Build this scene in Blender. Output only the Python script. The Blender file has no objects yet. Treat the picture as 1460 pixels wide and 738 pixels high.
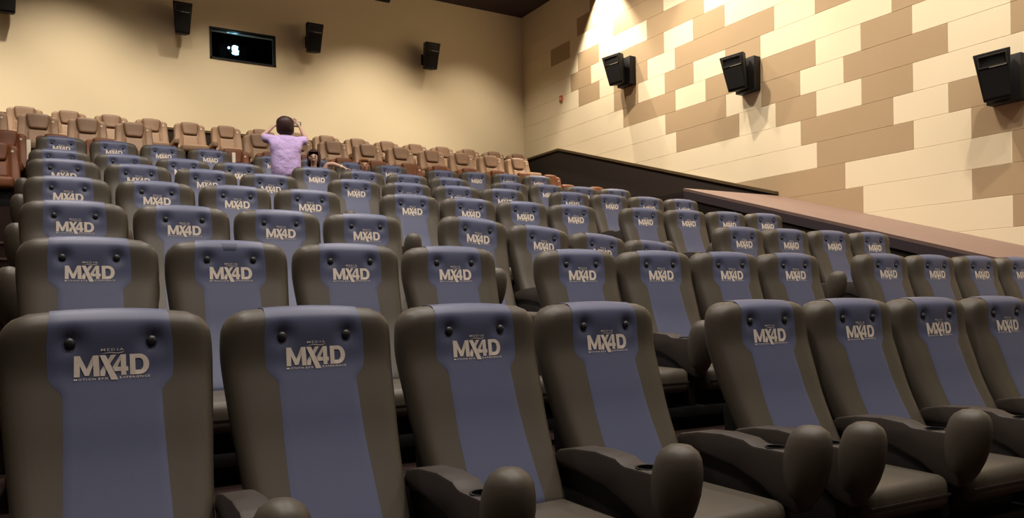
import bpy, bmesh, math, random
from mathutils import Vector, Matrix, Euler
random.seed(7)
D = bpy.data
C = bpy.context.scene
COL = C.collection
PI = math.pi

# ------------------------------------------------------------------ helpers
def tag(o, label=None, cat=None, group=None, kind=None):
    if label: o['label'] = label
    if cat: o['category'] = cat
    if group: o['group'] = group
    if kind: o['kind'] = kind
    return o

def empty(name, loc=(0, 0, 0), rot=(0, 0, 0)):
    o = D.objects.new(name, None)
    o.empty_display_size = .1
    COL.objects.link(o)
    o.location = loc
    o.rotation_euler = rot
    return o

def mesh_obj(name, verts, faces, mat, parent=None, smooth=False, mats=None, mi=None):
    me = D.meshes.new(name)
    me.from_pydata([tuple(v) for v in verts], [], faces)
    for m in (mats or [mat]):
        me.materials.append(m)
    if mi:
        for p, k in zip(me.polygons, mi):
            p.material_index = k
    bm = bmesh.new(); bm.from_mesh(me)
    bmesh.ops.recalc_face_normals(bm, faces=bm.faces)
    bm.to_mesh(me); bm.free()
    if smooth:
        for p in me.polygons: p.use_smooth = True
    o = D.objects.new(name, me)
    COL.objects.link(o)
    if parent: o.parent = parent
    return o

def bm_obj(name, bm, mat, parent=None, smooth=False, angle=None):
    bmesh.ops.recalc_face_normals(bm, faces=bm.faces)
    me = D.meshes.new(name)
    bm.to_mesh(me); bm.free()
    me.materials.append(mat)
    if smooth:
        for p in me.polygons: p.use_smooth = True
        if angle:
            me.set_sharp_from_angle(angle=math.radians(angle))
    o = D.objects.new(name, me)
    COL.objects.link(o)
    if parent: o.parent = parent
    return o

def add_box(bm, c, s, bev=0, seg=2, rot=None):
    """box of size s centred at c"""
    r = bmesh.ops.create_cube(bm, size=1)
    vs = r['verts']
    bmesh.ops.scale(bm, vec=s, verts=vs)
    if bev:
        es = list({e for v in vs for e in v.link_edges})
        rb = bmesh.ops.bevel(bm, geom=es, offset=bev, segments=seg, profile=.5, affect='EDGES')
        vs = list({v for f in rb['faces'] for v in f.verts} | {v for v in vs if v.is_valid})
    if rot is not None:
        bmesh.ops.rotate(bm, cent=(0, 0, 0), matrix=rot, verts=vs)
    bmesh.ops.translate(bm, vec=c, verts=vs)
    return vs

def box_obj(name, c, s, mat, parent=None, bev=0, seg=2, rot=None, smooth=False):
    bm = bmesh.new()
    add_box(bm, c, s, bev, seg, rot)
    return bm_obj(name, bm, mat, parent, smooth or bev > 0, 35)

def prism_x(name, prof, x0, x1, mat, parent=None, bev=0, seg=2):
    """profile (y,z) extruded along x"""
    bm = bmesh.new()
    a = [bm.verts.new((x0, y, z)) for y, z in prof]
    b = [bm.verts.new((x1, y, z)) for y, z in prof]
    bm.faces.new(a); bm.faces.new(b[::-1])
    n = len(prof)
    for i in range(n):
        bm.faces.new((a[i], b[i], b[(i+1) % n], a[(i+1) % n]))
    bmesh.ops.recalc_face_normals(bm, faces=bm.faces)
    if bev:
        bmesh.ops.bevel(bm, geom=list(bm.edges), offset=bev, segments=seg, profile=.5, affect='EDGES')
    return bm_obj(name, bm, mat, parent, bev > 0, 40)

def lathe_obj(name, prof, mat, parent=None, n=20, loc=(0, 0, 0), sy=1.0, shear=0.0):
    """prof [(r,z)], closed at the ends; sy scales y; shear moves y with z"""
    verts, faces = [], []
    z0 = prof[0][1]
    for r, z in prof:
        for k in range(n):
            a = 2*PI*k/n
            verts.append((loc[0]+r*math.cos(a), loc[1]+r*sy*math.sin(a)+shear*(z-z0), loc[2]+z))
    m = len(prof)
    for i in range(m-1):
        for k in range(n):
            faces.append((i*n+k, i*n+(k+1) % n, (i+1)*n+(k+1) % n, (i+1)*n+k))
    faces.append(tuple(range(n)))
    faces.append(tuple((m-1)*n+k for k in range(n))[::-1])
    return mesh_obj(name, verts, faces, mat, parent, True)

def lerp_table(tab):
    """smooth (monotone-ish hermite) interpolation of [(z,val)] sorted by z ascending"""
    zs = [t[0] for t in tab]; vs = [t[1] for t in tab]
    n = len(tab)
    m = []
    for i in range(n):
        if i == 0: m.append((vs[1]-vs[0])/(zs[1]-zs[0]))
        elif i == n-1: m.append((vs[-1]-vs[-2])/(zs[-1]-zs[-2]))
        else: m.append((vs[i+1]-vs[i-1])/(zs[i+1]-zs[i-1]))
    def f(z):
        if z <= zs[0]: return vs[0]+m[0]*(z-zs[0])
        if z >= zs[-1]: return vs[-1]+m[-1]*(z-zs[-1])
        for i in range(n-1):
            if z <= zs[i+1]:
                h = zs[i+1]-zs[i]; t = (z-zs[i])/h
                return ((2*t**3-3*t*t+1)*vs[i]+(t**3-2*t*t+t)*h*m[i]
                        + (-2*t**3+3*t*t)*vs[i+1]+(t**3-t*t)*h*m[i+1])
    return f

def apply_mesh(o):
    dg = bpy.context.evaluated_depsgraph_get(); dg.update()
    me = D.meshes.new_from_object(o.evaluated_get(dg))
    old = o.data
    o.modifiers.clear(); o.data = me
    return o

# ------------------------------------------------------------------ materials
def principled(name, col, rough=.5, spec=.5, bump=None, metal=0, var=None, sheen=0):
    m = D.materials.new(name); m.use_nodes = True
    nt = m.node_tree; b = nt.nodes['Principled BSDF']
    b.inputs['Base Color'].default_value = (*col, 1)
    b.inputs['Roughness'].default_value = rough
    b.inputs['Specular IOR Level'].default_value = spec
    b.inputs['Metallic'].default_value = metal
    if sheen:
        b.inputs['Sheen Weight'].default_value = sheen
    tc = nt.nodes.new('ShaderNodeTexCoord')
    if bump:
        sc, st = bump[:2]
        n = nt.nodes.new('ShaderNodeTexNoise'); n.inputs['Scale'].default_value = sc
        n.inputs['Detail'].default_value = 3
        nt.links.new(tc.outputs['Object'], n.inputs['Vector'])
        bp = nt.nodes.new('ShaderNodeBump'); bp.inputs['Strength'].default_value = st
        bp.inputs['Distance'].default_value = bump[2] if len(bump) > 2 else .002
        nt.links.new(n.outputs['Fac'], bp.inputs['Height'])
        nt.links.new(bp.outputs['Normal'], b.inputs['Normal'])
    if var:
        sc, amt = var
        n = nt.nodes.new('ShaderNodeTexNoise'); n.inputs['Scale'].default_value = sc
        n.inputs['Detail'].default_value = 5
        nt.links.new(tc.outputs['Object'], n.inputs['Vector'])
        mx = nt.nodes.new('ShaderNodeMix'); mx.data_type = 'RGBA'
        mx.inputs[6].default_value = (*[c*(1-amt) for c in col], 1)
        mx.inputs[7].default_value = (*[min(1, c*(1+amt)) for c in col], 1)
        nt.links.new(n.outputs['Fac'], mx.inputs[0])
        nt.links.new(mx.outputs[2], b.inputs['Base Color'])
    return m

def emission(name, col, st):
    m = D.materials.new(name); m.use_nodes = True
    nt = m.node_tree; nt.nodes.clear()
    e = nt.nodes.new('ShaderNodeEmission'); o = nt.nodes.new('ShaderNodeOutputMaterial')
    e.inputs[0].default_value = (*col, 1); e.inputs[1].default_value = st
    nt.links.new(e.outputs[0], o.inputs[0])
    return m

M = {}
M['cream'] = principled('cream_paint', (.80, .69, .49), .75, .25, bump=(60, .15), var=(1.3, .03))
M['tan'] = principled('tan_paint', (.43, .31, .185), .75, .25, bump=(60, .15), var=(2.0, .04))
M['cream_back'] = principled('cream_paint_back', (.80, .68, .47), .8, .2, bump=(40, .1), var=(.8, .03))
M['ceiling'] = principled('dark_ceiling', (.06, .045, .05), .9, .2)
M['dark_wall'] = principled('dark_carpet_wall', (.036, .028, .024), .95, .1, bump=(120, .4))
M['trim'] = principled('brown_trim', (.085, .055, .025), .6, .3)
M['carpet'] = principled('dark_carpet', (.035, .020, .017), .95, .1, bump=(90, .5), var=(14, .25))
M['nosing'] = principled('step_nosing', (.11, .07, .05), .6, .3)
M['wood'] = principled('ledge_wood', (.20, .130, .105), .55, .35, bump=(30, .2), var=(5, .15))
M['black'] = principled('black_plastic', (.008, .0075, .0075), .55, .3, bump=(200, .2))
M['blackfab'] = principled('black_grille', (.01, .009, .009), .8, .2, bump=(500, .5))
M['char'] = principled('charcoal_leather', (.085, .071, .052), .46, .38, bump=(260, .16, .0015), var=(3, .07))
M['char_side'] = principled('charcoal_vinyl', (.045, .035, .028), .55, .35, bump=(260, .12, .0015))
M['blue'] = principled('blue_leather', (.097, .109, .182), .45, .42, bump=(260, .16, .0015), var=(3, .05))
M['button'] = principled('button_rubber', (.045, .045, .042), .35, .5)
M['patch'] = principled('dark_blue_patch', (.045, .055, .10), .5, .4)
M['logo'] = principled('logo_print', (.82, .72, .62), .7, .3)
M['panel'] = principled('black_side_panel', (.020, .017, .016), .6, .3, bump=(200, .2))
M['brown'] = principled('brown_leather', (.29, .183, .112), .50, .4, bump=(200, .15, .0015), var=(3, .06))
M['brown_dark'] = principled('brown_leather_pillow', (.235, .145, .090), .50, .4, bump=(200, .15, .0015), var=(3, .06))
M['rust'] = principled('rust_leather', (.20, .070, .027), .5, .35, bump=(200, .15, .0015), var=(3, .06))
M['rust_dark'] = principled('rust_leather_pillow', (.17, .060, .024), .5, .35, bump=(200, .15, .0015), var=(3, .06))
M['seam'] = principled('dark_seam', (.05, .02, .012), .8, .2)
M['metal'] = principled('pale_metal', (.75, .68, .55), .3, .6)
M['white'] = principled('white_plastic', (.75, .66, .52), .5, .4)
M['skin'] = principled('skin', (.66, .42, .31), .55, .3)
M['skin2'] = principled('skin_tan', (.50, .28, .18), .55, .3)
M['hair'] = principled('dark_hair', (.045, .018, .015), .5, .4, bump=(90, .6))
M['hair2'] = principled('light_brown_hair', (.33, .16, .07), .6, .3, bump=(90, .6))
M['lilac'] = principled('lilac_cotton', (.62, .47, .80), .9, .15, bump=(6, .8, .05))
M['jeans'] = principled('dark_trousers', (.03, .03, .05), .9, .1)
M['greytop'] = principled('grey_top', (.10, .075, .06), .9, .1)
M['lips'] = principled('lips', (.35, .06, .05), .5, .3)
M['eye'] = principled('eye_dark', (.02, .01, .01), .3, .5)
M['tooth'] = principled('teeth', (.8, .75, .65), .4, .4)
M['glassdark'] = principled('booth_glass', (.006, .006, .008), .05, .5)
M['projector'] = emission('projector_glow', (.35, .75, 1.0), 9)
M['red'] = principled('red_plastic', (.5, .10, .04), .5, .4)
M['shoe'] = principled('shoe', (.05, .05, .05), .6, .3)

# ------------------------------------------------------------------ camera
cam = D.cameras.new('camera'); co = D.objects.new('camera', cam); COL.objects.link(co)
fw = Vector((0.511251, 0.859362, -0.010904)); rt = Vector((0.859133, -0.511366, -0.019849)); up = Vector((0.022634, -0.00078, 0.999744))
co.matrix_world = Matrix(((rt.x, up.x, -fw.x, 0), (rt.y, up.y, -fw.y, 0), (rt.z, up.z, -fw.z, 0), (0, 0, 0, 1)))
cam.sensor_width = 36; cam.sensor_fit = 'HORIZONTAL'
cam.lens = 1100/1460*36
cam.shift_y = 76.44/1460
cam.clip_start = .05; cam.clip_end = 200
C.camera = co

# ------------------------------------------------------------------ room
XR, YB, ZC = 10.95, 17.6, 7.645
XL, YF, ZF = -9.0, -7.0, -1.15
def struct(name, verts, faces, mat, **k):
    return tag(mesh_obj(name, verts, faces, mat, **k), kind='structure')

struct('ceiling', [(XL-.3, YF-.3, ZC), (XR+.3, YF-.3, ZC), (XR+.3, YB+.3, ZC), (XL-.3, YB+.3, ZC),
                   (XL-.3, YF-.3, ZC+.2), (XR+.3, YF-.3, ZC+.2), (XR+.3, YB+.3, ZC+.2), (XL-.3, YB+.3, ZC+.2)],
       [(0, 1, 2, 3), (4, 5, 6, 7), (0, 1, 5, 4), (1, 2, 6, 5), (2, 3, 7, 6), (3, 0, 4, 7)], M['ceiling'])

# back wall with the opening of the projection window
WX0, WX1, WZ0, WZ1 = 3.03, 4.43, 5.42, 6.11
def slab(bm, x0, x1, y0, y1, z0, z1):
    add_box(bm, ((x0+x1)/2, (y0+y1)/2, (z0+z1)/2), (x1-x0, y1-y0, z1-z0))
bm = bmesh.new()
slab(bm, XL-.3, WX0, YB, YB+.3, ZF-.3, ZC)
slab(bm, WX1, XR+.3, YB, YB+.3, ZF-.3, ZC)
slab(bm, WX0, WX1, YB, YB+.3, ZF-.3, WZ0)
slab(bm, WX0, WX1, YB, YB+.3, WZ1, ZC)
tag(bm_obj('wall_back', bm, M['cream_back']), kind='structure')
bm = bmesh.new()
slab(bm, XL-.3, XL, YF-.3, YB, ZF-.3, ZC)
tag(bm_obj('wall_left', bm, M['cream_back']), kind='structure')
bm = bmesh.new()
slab(bm, XL-.3, XR+.3, YF-.3, YF, ZF-.3, ZC)
tag(bm_obj('wall_front', bm, M['ceiling']), kind='structure')

# right wall: courses of cream and tan acoustic panels
h = 0.038618*XR; z0 = 0.081237*XR; yA = 0.491552*XR; per = 0.0763*XR; off = .62483
def colY(s):
    k = int(s[1:]);
    return yA+per*(k+(off if s[0] == 'B' else 0))
courses = {
    0: [('B4', 'A4'), ('A0', 'B-3')],
    1: [('B5', 'B2'), ('B0', 'A-1'), ('B-4', 'A-5')],
    2: [('B6', 'A3'), ('A0', 'B-2'), ('A-4', 'A-6')],
    3: [('B3', 'B1'), ('B0', 'A-2')],
    4: [('A4', 'A2'), ('A1', 'B-2'), ('A-3', 'A-4')],
    5: [('B7', 'B5'), ('B4', 'B3'), ('B2', 'B1'), ('A-2', 'A-4')],
    6: [('A8', 'A6'), ('A5', 'A4'), ('A3', 'A1'), ('A0', 'A-2')],
    7: [('B9', 'B7'), ('B6', 'B3'), ('B2', 'B1'), ('A0', 'B-2')],
    8: [('A10', 'A9'), ('A8', 'A7'), ('A6', 'A5'), ('A2', 'A0')],
    9: [('B11', 'B10'), ('A10', 'B8'), ('B7', 'B4'), ('B3', 'A2')],
    10: [('A12', 'A11'), ('A10', 'A8'), ('A7', 'A6'), ('B2', 'B1')],
    11: [('B11', 'B10'), ('B8', 'B6'), ('A4', 'A3')],
    12: [('A13', 'A12'), ('A10', 'A8'), ('B5', 'B4')],
    13: [('B11', 'B10'), ('B9', 'A8'), ('A6', 'A4')],
    14: [('A11', 'B10'), ('A8', 'B7'), ('B5', 'B4')],
}
bm = bmesh.new()
slab(bm, XR+.02, XR+.3, YF-.3, YB+.3, ZF-.3, ZC)
tag(bm_obj('wall_right', bm, M['cream']), kind='structure')
verts, faces, mi = [], [], []
def panel(y0, y1, za, zb, m):
    g = .0012
    y0 += g; y1 -= g; za += g; zb -= g
    xf = XR; e = .004
    b = len(verts)
    for x, ins in ((XR+.021, 0), (xf+.003, 0), (xf, e)):
        verts.extend([(x, y0+ins, za+ins), (x, y1-ins, za+ins), (x, y1-ins, zb-ins), (x, y0+ins, zb-ins)])
    for L in (0, 4):
        for i in range(4):
            faces.append((b+L+i, b+L+(i+1) % 4, b+L+4+(i+1) % 4, b+L+4+i)); mi.append(m)
    faces.append((b+8, b+9, b+10, b+11)); mi.append(m)
for c in range(-5, 16):
    za = z0+h*c; zb = za+h
    if zb > ZC: zb = ZC-.001
    br = sorted((colY(b), colY(a)) for a, b in courses.get(c, []))
    cur = YF+.01
    for a, b in br+[(YB-.001, YB)]:
        if a > cur:
            # split long cream runs into panels on the half-bond grid
            js = [y for k in range(-12, 17) for y in (yA+per*(k+(off if c % 2 == 0 else 0)),) if cur+.3 < y < a-.3]
            js = []
            pts = [cur]+sorted(js)+[a]
            for p, q in zip(pts, pts[1:]): panel(p, q, za, zb, 0)
        if b <= YB-.002: panel(a, b, za, zb, 1)
        cur = b
o = mesh_obj('wall_right_panels', verts, faces, None, mats=[M['cream'], M['tan']], mi=mi)
tag(o, kind='structure')

# wainscot: dark carpeted lower wall, level at the top landing and sloping with the stairs
SL = .2955
def wz(y): return 3.84 if y > 15.86 else 3.84-SL*(15.86-y)
def strip_x(name, x0, x1, pts, dz0, dz1, mat, zlow=None):
    """strip along the right wall; pts = list of (y, ztop)"""
    v, f = [], []
    for y, z in pts:
        zb = zlow if zlow is not None else z+dz0
        v += [(x0, y, zb), (x1, y, zb), (x1, y, z+dz1), (x0, y, z+dz1)]
    n = len(pts)
    for i in range(n-1):
        for k in range(4):
            f.append((4*i+k, 4*i+(k+1) % 4, 4*(i+1)+(k+1) % 4, 4*(i+1)+k))
    f += [(0, 1, 2, 3), tuple(4*(n-1)+k for k in range(4))]
    return struct(name, v, f, mat)
wp = [(YB, 3.84), (15.86, 3.84), (9.21, wz(9.21))]
strip_x('wall_right_wainscot', XR-.07, XR-.001, wp, 0, -.05, M['dark_wall'], zlow=-1.2)
strip_x('trim_1', XR-.10, XR-.001, wp, -.05, 0, M['trim'])
box = lambda name, x0, x1, y0, y1, za, zb, mat: tag(box_obj(name, ((x0+x1)/2, (y0+y1)/2, (za+zb)/2), (x1-x0, y1-y0, zb-za), mat), kind='structure')
box('wall_back_wainscot', XL, XR-.10, YB-.05, YB-.001, -1.2, 3.79, M['dark_wall'])
box('trim_2', XL, XR-.10, YB-.08, YB-.001, 3.79, 3.84, M['trim'])

# tiers (the stepped floor)
SEATF = 1.05                                   # height of the head buttons above the tier
tiers = [  # (y_start, y_end, z)
    (YF, 3.02, -1.15), (3.02, 4.52, -.785), (4.52, 5.98, -.43), (5.98, 7.5, -.03), (7.5, 9.02, .36),
    (9.02, 10.6, .74), (10.6, 11.35, .745), (11.35, 12.95, 1.325), (12.95, 14.0, 1.66), (14.0, 15.45, 2.20), (15.45, YB, 2.73)]
bm = bmesh.new()
for a, b, z in tiers:
    x0 = -.30 if a < 11.3 else XL
    if a == YF: x0 = XL
    slab(bm, x0, XR-.001, a, b, ZF-.3, z)
# left aisle steps between X=-1.75 and -0.30, two per tier
for i in range(1, 7):
    a, b, z = tiers[i]; zp = tiers[i-1][2]
    if i == 6:
        slab(bm, -1.75, -.30, a, 10.75, ZF-.3, z); slab(bm, -1.75, -.30, 10.75, 11.05, ZF-.3, z+.19); slab(bm, -1.75, -.30, 11.05, 11.35, ZF-.3, z+.38)
    else:
        m = a+.42
        slab(bm, -1.75, -.30, a, m, ZF-.3, (z+zp)/2); slab(bm, -1.75, -.30, m, b, ZF-.3, z)
    slab(bm, XL, -1.75, a, b, ZF-.3, z)
tag(bm_obj('floor', bm, M['carpet']), kind='structure')
# step nosings of the aisle
bm = bmesh.new()
for i in range(1, 6):
    a, b, z = tiers[i]; zp = tiers[i-1][2]
    for y, zz in ((a, (z+zp)/2), (a+.42, z)):
        add_box(bm, (-1.02, y+.012, zz-.008), (1.44, .05, .024))
tag(bm_obj('trim_3', bm, M['nosing']), kind='structure')

# sloping ledge between the seats and the right wall
def lz(y): return 1.22+SL*(y-7.24)
XLd = 8.72
prof = [(9.2, -1.1), (9.2, lz(9.2)-.04), (3.2, lz(3.2)-.04), (3.2, -1.1)]
v = [(x, y, z) for x in (XLd+.02, XR-.11) for y, z in prof]
struct('wall_ledge', v, [(0, 1, 2, 3), (4, 5, 6, 7), (0, 1, 5, 4), (1, 2, 6, 5), (2, 3, 7, 6), (3, 0, 4, 7)], M['dark_wall'])
prof = [(9.22, lz(9.22)-.04), (9.22, lz(9.22)), (3.18, lz(3.18)), (3.18, lz(3.18)-.04)]
v = [(x, y, z) for x in (XLd, XR-.001) for y, z in prof]
struct('ledge_board', v, [(0, 1, 2, 3), (4, 5, 6, 7), (0, 1, 5, 4), (1, 2, 6, 5), (2, 3, 7, 6), (3, 0, 4, 7)], M['wood'])
prof = [(9.2, lz(9.2)-.16), (9.2, lz(9.2)-.04), (3.2, lz(3.2)-.04), (3.2, lz(3.2)-.16)]
v = [(x, y, z) for x in (XLd-.012, XLd+.02) for y, z in prof]
struct('trim_4', v, [(0, 1, 2, 3), (4, 5, 6, 7), (0, 1, 5, 4), (1, 2, 6, 5), (2, 3, 7, 6), (3, 0, 4, 7)], M['ceiling'])
# level parapet behind the top of the ledge
box('wall_parapet', XLd+.02, XLd+.14, 9.23, 11.34, -.5, 1.75, M['dark_wall'])

# ------------------------------------------------------------------ projection window
w = empty('window_1', ((WX0+WX1)/2, YB, WZ0)); tag(w, kind='structure')
bm = bmesh.new()
fx0, fx1 = WX0-w.location.x, WX1-w.location.x; H = WZ1-WZ0
for c, s in (((0, .03, .02), (fx1-fx0, .10, .04)), ((0, .03, H-.02), (fx1-fx0, .10, .04)), ((fx0+.02, .03, H/2), (.04, .10, H)), ((fx1-.02, .03, H/2), (.04, .10, H))):
    add_box(bm, c, s)
bm_obj('window_frame', bm, M['black'], w)
bm = bmesh.new(); add_box(bm, (0, .10, H/2), (fx1-fx0-.08, .01, H-.08))
mg = D.materials.new('window_glass'); mg.use_nodes = True
b = mg.node_tree.nodes['Principled BSDF']; b.inputs['Transmission Weight'].default_value = 1; b.inputs['Roughness'].default_value = .0; b.inputs['IOR'].default_value = 1.2
b.inputs['Base Color'].default_value = (.8, .85, .9, 1)
bm_obj('pane', bm, mg, w)
# booth behind the window: dark box
box('wall_booth_back', WX0-.6, WX1+.6, YB+2.2, YB+2.3, WZ0-.7, WZ1+.5, M['glassdark'])
box('wall_booth_left', WX0-.7, WX0-.6, YB+.31, YB+2.3, WZ0-.7, WZ1+.5, M['glassdark'])
box('wall_booth_right', WX1+.6, WX1+.7, YB+.31, YB+2.3, WZ0-.7, WZ1+.5, M['glassdark'])
box('ceiling_booth', WX0-.7, WX1+.7, YB+.31, YB+2.3, WZ1+.5, WZ1+.6, M['glassdark'])
box('floor_booth', WX0-.7, WX1+.7, YB+.31, YB+2.3, WZ0-.8, WZ0-.7, M['glassdark'])
# digital projector with a glowing lens
pj = empty('projector', (3.66, YB+.95, WZ0-.7))
tag(pj, 'cinema projector with glowing blue-white lens behind the booth window', 'projector')
box_obj('stand', (0, .2, .43), (.45, .6, .86), M['black'], pj, .02)
box_obj('body', (0, .2, 1.09), (.62, .8, .46), M['black'], pj, .03)
def disc_y(name, cx, y, cz, r, d, mat, parent, n=24):
    bm = bmesh.new()
    g = bmesh.ops.create_cone(bm, cap_ends=True, segments=n, radius1=r, radius2=r, depth=d)
    bmesh.ops.rotate(bm, cent=(0, 0, 0), matrix=Matrix.Rotation(PI/2, 3, 'X'), verts=g['verts'])
    bmesh.ops.translate(bm, vec=(cx, y, cz), verts=g['verts'])
    return bm_obj(name, bm, mat, parent, True, 40)
lens = disc_y('lens_barrel', -.0, -.26, 1.15, .13, .16, M['black'], pj)
random.seed(3)
for x, z, r in ((.01, .90, .055), (-.03, .865, .022), (.03, .80, .045), (-.02, .79, .03), (.075, .835, .022), (-.12, .89, .022), (.06, .93, .018), (.07, .775, .018)):
    disc_y('lamp_glow', x, -.35, z+.29, r*1.15, .012, M['projector'], lens, 14)

# ------------------------------------------------------------------ wall speakers
def make_speaker(name, label, loc, rz, tilt, roll=0, bracket=True, wmul=1.0):
    """cabinet hangs on a bracket; local -y is the face, +y is the wall"""
    s = empty(name, loc, (0, 0, rz)); tag(s, label, 'speaker', 'wall loudspeakers')
    W1, W2, Hh, Dd = .21*wmul, .155*wmul, .31, .30
    R = Matrix.Rotation(tilt, 4, 'X') @ Matrix.Rotation(roll, 4, 'Z')
    T = Matrix.Translation((0, -.36, 0)) @ R
    def tp(x, y, z): return tuple(T @ Vector((x, y, z)))
    bm = bmesh.new()
    # trapezoid cabinet, narrower at the bottom and at the back
    P = []
    for z, wf in ((-Hh, W2), (Hh, W1)):
        for x, y in ((-wf, -Dd/2), (wf, -Dd/2), (wf*.72, Dd/2), (-wf*.72, Dd/2)):
            P.append(bm.verts.new((x, y, z)))
    for q in ((0, 1, 2, 3), (4, 5, 6, 7), (0, 1, 5, 4), (1, 2, 6, 5), (2, 3, 7, 6), (3, 0, 4, 7)):
        bm.faces.new([P[i] for i in q])
    bmesh.ops.recalc_face_normals(bm, faces=bm.faces)
    bmesh.ops.bevel(bm, geom=list(bm.edges), offset=.012, segments=2, profile=.5, affect='EDGES')
    bmesh.ops.transform(bm, matrix=T, verts=bm.verts)
    cab = bm_obj('cabinet', bm, M['black'], s, True, 35)
    # grille on the lower face, horn opening above it
    bm = bmesh.new()
    add_box(bm, (0, -Dd/2-.008, -.09), ((W1+W2)*.82, .016, .36), .004)
    bmesh.ops.transform(bm, matrix=T, verts=bm.verts)
    bm_obj('grille', bm, M['blackfab'], cab)
    bm = bmesh.new()
    for c_, s_ in (((0, -Dd/2-.012, .265), (W1*1.5, .024, .016)), ((0, -Dd/2-.012, .125), (W1*1.5, .024, .016)),
                   ((-W1*.74, -Dd/2-.012, .195), (.016, .024, .156)), ((W1*.74, -Dd/2-.012, .195), (.016, .024, .156))):
        add_box(bm, c_, s_, .003)
    bmesh.ops.transform(bm, matrix=T, verts=bm.verts)
    bm_obj('horn', bm, M['char_side'], cab)
    bm = bmesh.new(); add_box(bm, (W1*.25, -Dd/2-.02, .118), (W1*.9, .006, .012))
    bmesh.ops.transform(bm, matrix=T, verts=bm.verts)
    bm_obj('badge', bm, M['metal'], cab)
    if bracket == 'box':
        box_obj('wall_bracket', (.0, -.085, -.02), (.44, .17, .60), M['black'], s, .012)
        box_obj('arm', (0, -.2, 0), (.12, .14, .25), M['black'], s, .01)
    else:
        box_obj('wall_bracket', (0, -.015, 0), (.16, .03, .26), M['black'], s, .004)
        box_obj('arm', (0, -.12, 0), (.06, .22, .09), M['black'], s, .008)
    return s
bx = [(-.62, 5.95, 'black wall speaker cut by the top left corner of the frame'),
      (2.43, 6.05, 'black wall speaker just left of the projection window'),
      (5.18, 6.08, 'black wall speaker just right of the projection window'),
      (8.07, 6.10, 'black wall speaker high on back wall, nearest the room corner')]
for i, (x, z, lab) in enumerate(bx):
    make_speaker('wall_speaker', lab, (x, YB-.001, z), 0, math.radians(12), wmul=.92)
# right wall (wall normal is -X): rotate so local +y points to +X
for y, z, lab, wm in ((13.18, 5.02, 'black wall speaker under the bright light pool, farthest on the panelled wall', 1.05),
                  (9.78, 4.05, 'black wall speaker in the middle of the panelled right wall', 1.05),
                  (5.40, 2.84, 'large looking black wall speaker nearest the right picture edge', 1.0)):
    make_speaker('wall_speaker', lab, (XR-.001, y, z), -PI/2, math.radians(13), roll=math.radians(22), bracket='box', wmul=wm)

# small fixture at the top of the back wall and small red box on the right wall
fx = empty('sensor_box', (6.99, YB-.001, 7.36)); tag(fx, 'small dark framed box near the ceiling on the back wall', 'wall box')
box_obj('casing', (0, -.05, .10), (.36, .10, .22), M['black'], fx, .01)
box_obj('face_plate', (0, -.105, .10), (.24, .012, .12), M['white'], fx, .004)
rb = empty('call_point', (XR-.001, 15.79, 4.97)); tag(rb, 'tiny red box low on the right wall near the corner', 'call point')
box_obj('casing', (-.02, 0, .09), (.04, .11, .15), M['red'], rb, .008)
box_obj('face_plate', (-.043, 0, .085), (.008, .05, .05), M['white'], rb, .002)

# ------------------------------------------------------------------ 4D seat
Fz = lerp_table([(-.74, -.315), (-.65, -.262), (-.55, -.203), (-.45, -.148), (-.35, -.100), (-.25, -.062), (-.165, -.030), (-.10, -.008), (-.04, -.001), (.03, .002), (.07, .010), (.12, .036)])
Wz = lerp_table([(-.72, .262), (-.62, .272), (-.50, .282), (-.30, .300), (-.08, .315), (.02, .313), (.12, .300)])
ZT, ZB_, RC = .108, -.70, .070
BX = .1175
def dimple(x, z):
    d = 0
    for s in (-1, 1):
        r2 = ((x-s*BX)/.030)**2+((z-.004)/.034)**2
        d += .020*math.exp(-r2)+.0
    return d
def arch(x, a=.022): return -a*(x/.3)**2
def Fsurf(x, z):
    """front surface of the backrest"""
    xx = abs(x)/.315
    return Fz(z)+.028*xx**3.2+dimple(x, z)-.006*math.exp(-((abs(x)-.235)/.05)**2)
def rbox_sdf(x, z, w, zb, zt, rt_, rb_):
    cx, cz = 0, (zt+zb)/2; hz = (zt-zb)/2
    r = rt_ if z > cz else rb_
    qx = abs(x)-w+r; qz = abs(z-cz)-hz+r
    return -(min(max(qx, qz), 0)+math.hypot(max(qx, 0), max(qz, 0))-r)
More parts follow.
